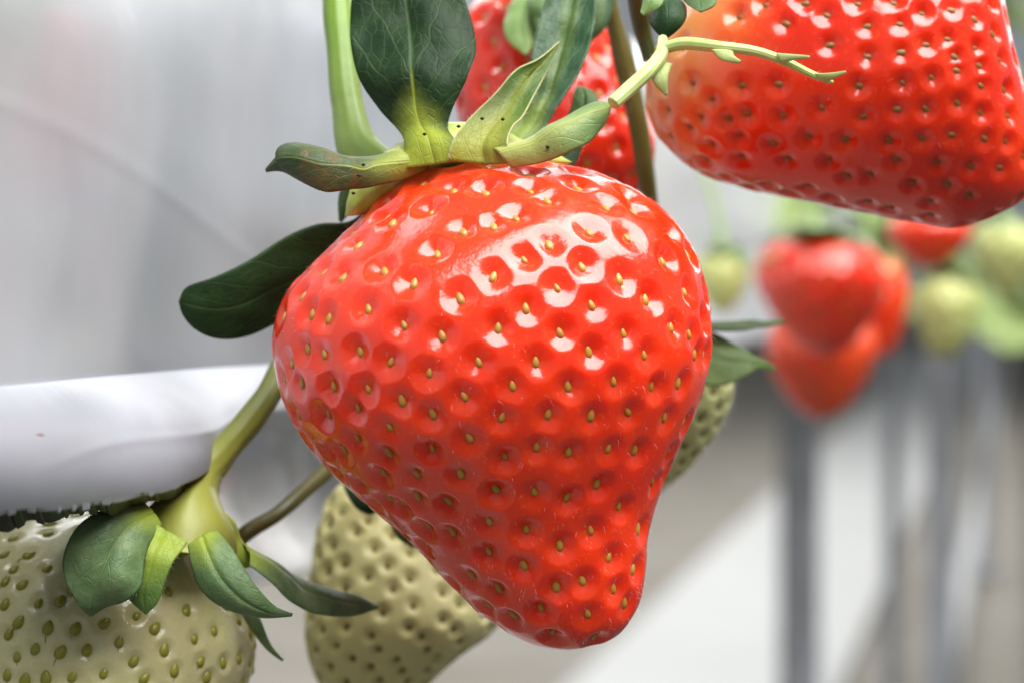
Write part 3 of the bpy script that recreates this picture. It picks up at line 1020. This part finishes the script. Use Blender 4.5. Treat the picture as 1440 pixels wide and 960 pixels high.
# ------------------------------------------------------------------ strawberry at the upper right
D1 = 0.300
SEEDS1 = [(840 + x * .4167, y * .4167) for (x, y) in [(470, 50), (635, 80), (775, 45), (785, 150), (910, 90), (915, 190), (1020, 75), (1100, 40),
    (1110, 150), (1025, 180), (1190, 130), (1030, 280), (885, 290), (1130, 265), (1215, 240), (610, 285), (480, 290), (755, 370), (625, 400),
    (895, 400), (1010, 375), (1110, 375), (1220, 350), (1305, 290), (1300, 385), (435, 410), (310, 280), (500, 390), (710, 470), (835, 475),
    (590, 490), (985, 480), (1100, 470), (1200, 460), (1310, 470), (1390, 480), (1150, 555), (1265, 570), (1010, 550), (1365, 570), (1180, 630),
    (1060, 630), (1260, 670), (780, 550), (640, 545), (920, 600), (840, 600), (1120, 690), (1195, 30), (1280, 60), (1290, 160), (1300, 220),
    (1345, 110), (1370, 200), (1390, 300), (1400, 390), (1215, 190), (560, 10), (700, 5), (880, 10), (1000, 5), (340, 400), (380, 340), (470, 470), (380, 500), (480, 540), (300, 440), (1340, 20)]]
up = empty('strawberry', P(925, 60, D1), 'red strawberry with orange shoulder lying sideways at the upper right', 'strawberry')
L1 = [(918, 70), (903, 110), (907, 160), (935, 208), (985, 243), (1050, 264), (1120, 278), (1200, 293), (1280, 309), (1338, 317), (1392, 305), (1437, 276), (1462, 235)]
R1 = [(918, 70), (950, -5), (1030, -70), (1130, -110), (1240, -120), (1330, -95), (1385, -50), (1410, 10), (1424, 75), (1440, 130), (1458, 185), (1462, 235)]
berry(up, L1, R1, D1, D1 - 0.004, M['red2'], seed_mesh('seed_amber', M['seed_dark'], 0.40, 0.68), 46, SEEDS1, nr=330, ns=400, dr=0.92, pit_r=0.48,
      pit_d=0.66, lump=0.25, seed=15, fuzz=900, fuzz_mat=M['hair'], seed_sink=-0.08)
tube('stalk', [(893, -90, .292), (896, -20, .293), (903, 40, .297), (915, 85, .298)], [15, 15, 14, 12], M['stem_dark'], up, seg=16)
leaf('sepal', [(925, 20, .284), (915, 20, .280), (918, 40, .277), (935, 55, .276)], [(950, -10, .284), (962, 8, .280), (962, 35, .277), (935, 55, .276)],
     M['sepal_flat'], up, cup=1.5, groove=0.0, seed=13, label='rounded dark green sepal end')
leaf('sepal', [(900, -20, .280), (905, 0, .278), (902, 20, .277)], [(935, -20, .280), (930, 8, .277), (904, 22, .277)], M['sepal_light'], up, cup=0.6, seed=14)
leaf('sepal', [(940, -25, .282), (965, 5, .278), (985, 18, .275)], [(1010, -30, .280), (1008, 5, .276), (987, 18, .275)], M['sepal_soft'], up, cup=0.6, seed=17)

# torn pale stalk lying across it
stub = empty('torn_stalk', P(935, 72, .274), 'pale green torn fork of stalk across the upper right strawberry', 'stalk')
tube('cut_end', [(862, 146, .268), (885, 125, .269), (912, 100, .270), (930, 76, .272), (932, 55, .275)], [10, 11, 11, 10, 7], M['stub'], stub, seg=16, fuzz=160)
tube('side_branch', [(925, 72, .273), (960, 62, .272), (1010, 66, .270), (1060, 72, .2695), (1100, 85, .2690), (1140, 104, .2690), (1166, 114, .2690), (1172, 116, .2690)],
     [8, 9, 7.5, 6.5, 6.5, 5.5, 4.5, 1.5], M['stub'], stub, seg=16, fuzz=160)
leaf('bract', [(1145, 104, .2688), (1168, 104, .268), (1190, 101, .2675)], [(1160, 116, .2688), (1172, 110, .268), (1190, 102, .2675)], M['bract'], stub, cup=0.2, seed=18, nu=14, nv=8)
leaf('bract', [(1092, 76, .2686), (1115, 78, .2680), (1139, 80, .2675)], [(1100, 88, .2686), (1118, 83, .2680), (1139, 81, .2675)], M['bract'], stub, cup=0.2, seed=19, nu=14, nv=8)
leaf('bract', [(915, 95, .272), (918, 115, .271), (936, 134, .271)], [(945, 90, .272), (938, 112, .271), (938, 134, .271)], M['bract'], stub, cup=0.3, seed=20, nu=16, nv=10)
leaf('bract', [(1000, 70, .2690), (1015, 84, .2685), (1040, 88, .2685)], [(1030, 74, .2690), (1032, 80, .2685), (1042, 87, .2685)], M['bract'], stub, cup=0.2, seed=26, nu=14, nv=8)

# ------------------------------------------------------------------ red strawberry behind the calyx
D2 = 0.334
back = empty('strawberry', P(760, -5, D2), 'soft red strawberry partly hidden behind the dark sepals at the top', 'strawberry')
L2 = [(765, -12), (705, -14), (660, 15), (641, 85), (643, 160), (672, 232), (730, 292), (800, 322)]
R2 = [(765, -12), (825, 8), (868, 62), (898, 135), (918, 200), (908, 252), (865, 302), (800, 322)]
berry(back, L2, R2, D2, D2 - 0.003, M['red3'], seed_mesh('seed_gold', M['seed_red'], 0.42, 0.72), 45, (), nr=220, ns=260, dr=0.9, pit_d=0.8, seed=25, fuzz=600,
      fuzz_mat=M['hair'], seed_sink=0.0)
tube('stalk', [(760, -90, .342), (758, -40, .338), (756, -5, .334)], [10, 10, 12], M['stem'], back)
leaf('sepal', [(735, -20, .326), (715, 15, .320), (710, 50, .317), (738, 78, .315)], [(770, -15, .326), (762, 20, .320), (755, 55, .317), (740, 78, .315)],
     M['sepal_light'], back, cup=0.8, seed=21)
leaf('sepal', [(755, -20, .330), (745, 0, .318), (750, 30, .316), (760, 55, .315)], [(800, -15, .330), (790, 5, .318), (775, 30, .316), (762, 55, .315)],
     M['sepal_soft'], back, cup=0.8, seed=22)
leaf('sepal', [(700, -40, .326), (690, -25, .322), (672, -15, .322)], [(740, -30, .326), (715, -5, .322), (674, -12, .322)], M['sepal_light'], back, cup=0.5, seed=23)
leaf('sepal', [(790, -60, .318), (818, -20, .314), (830, 20, .312), (826, 50, .312)], [(850, -50, .318), (860, 0, .314), (850, 40, .312), (828, 62, .312)],
     M['sepal_blue'], back, cup=0.8, seed=24)

# ------------------------------------------------------------------ cream unripe strawberry, lower left
D3 = 0.294
SEEDS3 = [(x * .3125, 660 + y * .3125) for (x, y) in [(765, 545), (845, 628), (705, 710), (880, 758), (750, 808), (910, 862), (610, 862), (540, 778), (790, 908),
    (470, 685), (395, 812), (275, 822), (465, 914), (335, 712), (220, 708), (175, 602), (210, 436), (95, 510), (85, 685), (150, 805), (75, 845), (20, 600),
    (330, 935), (200, 935), (30, 735), (25, 925), (105, 950), (655, 945), (1090, 850), (940, 935), (970, 720), (20, 380), (270, 590), (620, 655), (130, 380), (330, 540), (60, 440), (1010, 870), (20, 500)]]
cream = empty('strawberry', P(255, 735, D3), 'cream white unripe strawberry with green seeds in the lower left corner', 'strawberry')
L3 = [(262, 738), (205, 724), (130, 716), (45, 724), (-35, 755), (-85, 820), (-100, 900), (-80, 1000), (-5, 1090), (100, 1130)]
R3 = [(262, 738), (298, 755), (330, 790), (352, 845), (360, 905), (345, 970), (300, 1045), (215, 1110), (100, 1130)]
sm_green = seed_mesh('seed_green', M['seed_green'], 0.58, 0.80, style=True)
berry(cream, L3, R3, D3, D3 - 0.004, M['white'], sm_green, 42, SEEDS3, nr=330, ns=420, dr=0.88, pit_r=0.42, pit_d=0.42, lump=0.25, seed=35, seed_sink=0.05,
      seed_scale=1.0)
tube('stalk', [(420, 480, .3040), (382, 545, .2970), (352, 588, .2935), (320, 628, .2900), (291, 664, .2865), (279, 690, .2845), (271, 714, .2830), (264, 740, .2820), (260, 766, .2820)],
     [16, 17, 18, 20, 25, 33, 46, 62, 74], M['stem_olive'], cream, seg=36, n=90, lumps=0.09, fuzz=500)
blob('calyx_disc', [(186, 752), (205, 720), (240, 700), (280, 698), (320, 722), (345, 760), (352, 792)],
     [(186, 752), (205, 785), (240, 788), (262, 780), (285, 790), (320, 800), (352, 792)], .2835, .2840, M['calyx2'], cream, dr=[0.6, 0.8, 0.8, 0.6], ridge=0.15, nr=90, ns=90)
leaf('sepal', [(205, 705, .2740), (160, 712, .2705), (115, 735, .2680), (92, 775, .2670), (92, 815, .2668), (108, 845, .2672), (127, 864, .2690)],
     [(228, 735, .2735), (208, 765, .2710), (200, 795, .2700), (194, 820, .2698), (174, 838, .2695), (150, 850, .2692), (128, 864, .2690)],
     M['sepal_white'], cream, fringe=200, cup=0.7, groove=0.3, wave=0.7, seed=31, nu=60, nv=30, label='broad dark green sepal over the cream fruit')
leaf('sepal', [(205, 735, .2740), (195, 770, .2715), (190, 800, .2710), (180, 835, .2710), (205, 862, .2710)],
     [(262, 758, .2720), (245, 785, .2705), (232, 815, .2700), (222, 845, .2702), (206, 862, .2710)],
     M['sepal_cal'], cream, fringe=200, cup=0.4, groove=0.2, seed=32)
leaf('sepal', [(265, 765, .2710), (272, 800, .2700), (288, 832, .2690), (320, 855, .2685), (365, 866, .2690), (410, 864, .2700)],
     [(305, 748, .2720), (325, 770, .2700), (345, 800, .2685), (362, 825, .2680), (385, 850, .2685), (410, 862, .2700)],
     M['sepal_white'], cream, fringe=200, cup=0.9, groove=0.3, seed=33, label='pointed green sepal of the cream fruit')
leaf('sepal', [(335, 760, .2840), (365, 785, .2850), (405, 812, .2870), (450, 825, .2890), (500, 838, .2920), (530, 852, .2940)],
     [(348, 798, .2800), (375, 820, .2800), (405, 845, .2820), (440, 862, .2850), (490, 866, .2900), (530, 854, .2940)],
     M['sepal_white'], cream, fringe=200, cup=1.0, groove=0.2, seed=34, label='long narrow sepal reaching over the olive fruit')
leaf('sepal', [(325, 830, .2860), (345, 870, .2850), (370, 905, .2840), (398, 928, .2840)], [(358, 830, .2820), (365, 868, .2820), (378, 900, .2830), (398, 926, .2840)],
     M['sepal_white'], cream, fringe=200, cup=0.4, seed=36)

# ------------------------------------------------------------------ olive unripe strawberry, lower middle
D4 = 0.328
olive = empty('strawberry', P(500, 670, D4), 'dull olive unripe strawberry hanging below the big red one', 'strawberry')
L4 = [(505, 668), (470, 690), (447, 740), (437, 800), (431, 870), (438, 930), (468, 990), (530, 1035)]
R4 = [(505, 668), (565, 685), (635, 745), (690, 812), (712, 858), (695, 892), (645, 925), (605, 962), (575, 1010), (530, 1035)]
berry(olive, L4, R4, D4, D4 - 0.004, M['green'], seed_mesh('seed_olive', M['seed_olive'], 0.40, 0.62), 35, (), nr=240, ns=300, dr=0.85, pit_r=0.48, pit_d=0.75,
      lump=0.3, seed=45, fuzz=1500, fuzz_mat=M['hair'], seed_sink=-0.05)
leaf('sepal', [(480, 668, .312), (486, 690, .309), (500, 712, .308), (520, 722, .308)], [(530, 660, .312), (540, 690, .309), (535, 710, .308), (522, 722, .308)],
     M['sepal_flat'], olive, cup=0.5, seed=37)
leaf('sepal', [(545, 680, .309), (548, 720, .304), (556, 750, .303), (580, 768, .303)], [(610, 700, .309), (606, 735, .304), (600, 755, .303), (582, 768, .303)],
     M['sepal_soft'], olive, cup=0.5, seed=38)
tube('stalk', [(520, 600, .340), (510, 640, .332), (505, 672, .328)], [12, 12, 16], M['stem_olive'], olive)

stalk2 = tube('fruit_stalk', [(300, 800, .302), (342, 752, .300), (390, 722, .303), (430, 688, .308), (470, 650, .314), (520, 590, .322)],
              [13, 12, 11, 11, 11, 11], M['stem_brown'], None, seg=16)
tag(stalk2, 'thin olive fruit stalk curving from the cream fruit behind the big red strawberry', 'stalk')

# ------------------------------------------------------------------ fuzzy green strawberry behind, right
D5 = 0.330
fz = empty('strawberry', P(955, 478, D5), 'small fuzzy green unripe strawberry peeping out behind the right side of the red one', 'strawberry')
L5 = [(960, 476), (905, 490), (865, 540), (855, 600), (880, 655), (928, 698)]
R5 = [(960, 476), (1008, 500), (1030, 545), (1014, 597), (980, 648), (928, 698)]
berry(fz, L5, R5, D5, D5 - 0.002, M['fuzzy'], seed_mesh('seed_dull', M['seed_olive'], 0.40, 0.62), 30, (), nr=180, ns=220, dr=0.9, pit_d=0.55, seed=55, fuzz=5000,
      fuzz_mat=M['hair'], fuzz_len=(0.7, 1.6))
leaf('sepal', [(955, 455, .322), (1000, 446, .320), (1050, 452, .320), (1102, 452, .322)], [(955, 462, .318), (1000, 464, .316), (1050, 465, .317), (1102, 456, .322)],
     M['sepal_soft'], fz, cup=0.5, seed=51, label='thin sepal seen edge on')
leaf('sepal', [(950, 470, .320), (1000, 468, .318), (1035, 485, .317), (1062, 502, .317), (1080, 510, .318), (1090, 520, .319)],
     [(950, 520, .316), (985, 538, .312), (1020, 538, .312), (1048, 528, .314), (1065, 518, .316), (1090, 522, .319)],
     M['sepal_light'], fz, cup=0.6, groove=0.3, seed=52, label='flat light green sepal pointing right')
tube('stalk', [(848, -60, .318), (856, 0, .318), (876, 80, .319), (896, 170, .320), (909, 250, .321), (918, 330, .323), (932, 410, .326), (955, 480, .329)],
     [13, 13, 14, 14, 13, 12, 11, 13], M['stem_brown'], fz, seg=18, n=90, fuzz=400)

# ------------------------------------------------------------------ blurred strawberries further down the row


def far_berry(cx, cy, w, h, d, mat, label, lean=0.0, calyx=M['sepal_light'], seed=1, stalk_to=None, smat='seed_red', nsep=7, csize=0.5):
    o = empty('strawberry', P(cx, cy - h / 2, d), label, 'strawberry', 'strawberries hanging further along the row')
    prof = [(0.0, 0.0), (0.30, 0.02), (0.44, 0.13), (0.50, 0.32), (0.45, 0.52), (0.34, 0.72), (0.20, 0.90), (0.0, 1.0)]
    Lq = [(cx - x * w + lean * (y - 0.4) * h, cy + (y - 0.5) * h) for x, y in prof]
    Rq = [(cx + x * w + lean * (y - 0.4) * h, cy + (y - 0.5) * h) for x, y in prof]
    berry(o, Lq, Rq, d, d, mat, seed_mesh('seed_far', M[smat], 0.42, 0.7), 0.0042 * F / d, (), nr=90, ns=110, dr=0.95, pit_d=0.7, seed=seed,
          seeds_as='stuff')
    top = (cx - lean * 0.4 * h, cy - h / 2)
    ax = np.array([-lean * 0.4, 0, 1.0])
    star_calyx(o, top[0], top[1] - 1, d, ax, csize * w * d / F, nsep, calyx, seed + 3, droop=0.30)
    st = stalk_to or (top[0] - 30, top[1] - 120, d + 0.06)
    tube('stalk', [(top[0], top[1] + 3, d), ((top[0] + st[0]) / 2 + 6, (top[1] + st[1]) / 2, (d + st[2]) / 2), st], [5, 4, 4], M['stem'], o, seg=10, n=24)
    return o


far_berry(1154, 418, 188, 170, 0.62, M['red3'], 'large blurred red strawberry right of the green sepals', 0.05, seed=71)
far_berry(1232, 434, 92, 140, 0.68, M['red2'], 'deep red blurred strawberry tucked behind the large blurred one', 0.1, seed=72)
far_berry(1156, 514, 158, 154, 0.665, M['red4'], 'lowest blurred red strawberry tapering above the dark post', -0.04, seed=73, nsep=5, csize=0.3)
far_berry(1306, 338, 116, 76, 0.70, M['red2'], 'blurred red strawberry right under the upper right one', 0.0, seed=74)
far_berry(1330, 445, 100, 116, 0.70, M['pale_green'], 'blurred pale green unripe strawberry with leafy top', -0.05, seed=75, smat='seed_green')
far_berry(1416, 368, 96, 106, 0.74, M['pale_green'], 'blurred yellow green unripe strawberry at the right edge', 0.0, seed=76, smat='seed_green')
far_berry(1016, 395, 82, 92, 0.66, M['pale_green'], 'blurred pale green unripe strawberry beside the big red shoulder', 0.0, seed=77, smat='seed_green')


# ------------------------------------------------------------------ plants growing in the trough further along
def plant(c, y, label, seed, n=9, size=0.05, spread=0.15, z0=0.054, zlo=-0.085, zhi=0.04):
    rg = np.random.default_rng(seed)
    b = row_pt(c, y, EYE + z0)
    o = empty('strawberry_plant', b, label, 'plant', 'strawberry plants in the trough')
    for k in range(n):
        az = math.atan2(OUT[1], OUT[0]) + rg.uniform(-1.5, 1.5)
        rr = spread * rg.uniform(0.5, 1.0)
        tipv = b + np.array([rr * math.cos(az), rr * math.sin(az), rg.uniform(zlo, zhi)])
        st = tube('leaf_stalk', [b, (b + tipv) / 2 + [0, 0, 0.03], tipv], [0.0018, 0.0014], M['stem'], o, seg=8, n=14, px=False)
        for q in (-1, 0, 1):
            a2 = az + q * 1.25 + rg.normal() * 0.15
            dv = np.array([math.cos(a2), math.sin(a2), rg.uniform(-0.45, 0.1)])
            sd = np.cross(dv, [rg.normal() * 0.3, rg.normal() * 0.3, 1.0])
            sd /= np.linalg.norm(sd)
            s = size * rg.uniform(0.8, 1.15)
            t = np.linspace(0, 1, 9)
            cen = tipv + dv * (t * s)[:, None] - np.array([0, 0, 1.0]) * (0.25 * s * t ** 2)[:, None]
            wd = 0.42 * s * np.sin(math.pi * np.clip(t * 0.9 + 0.06, 0, 1)) ** 0.7
            wd[-1] *= 0.3
            leaf('leaflet', cen - sd * wd[:, None], cen + sd * wd[:, None], M['foliage'], st, cup=2.0, groove=0.8, wave=0.8, thick=0.4, nu=36, nv=8, px=False,
                 seed=seed + k, serr=0.3)
    return o


plant(-0.165, 1.20, 'nearest blurred leafy plant along the trough', 82, spread=0.17)
plant(-0.165, 1.60, 'second blurred leafy plant along the trough', 83, spread=0.2)
plant(-0.165, 2.10, 'third blurred leafy plant along the trough', 84, n=12, size=0.06, spread=0.24, zhi=0.08)
plant(-0.165, 2.90, 'farthest blurred leafy plant along the trough', 85, n=16, size=0.07, spread=0.3, zlo=-0.10, zhi=0.30)
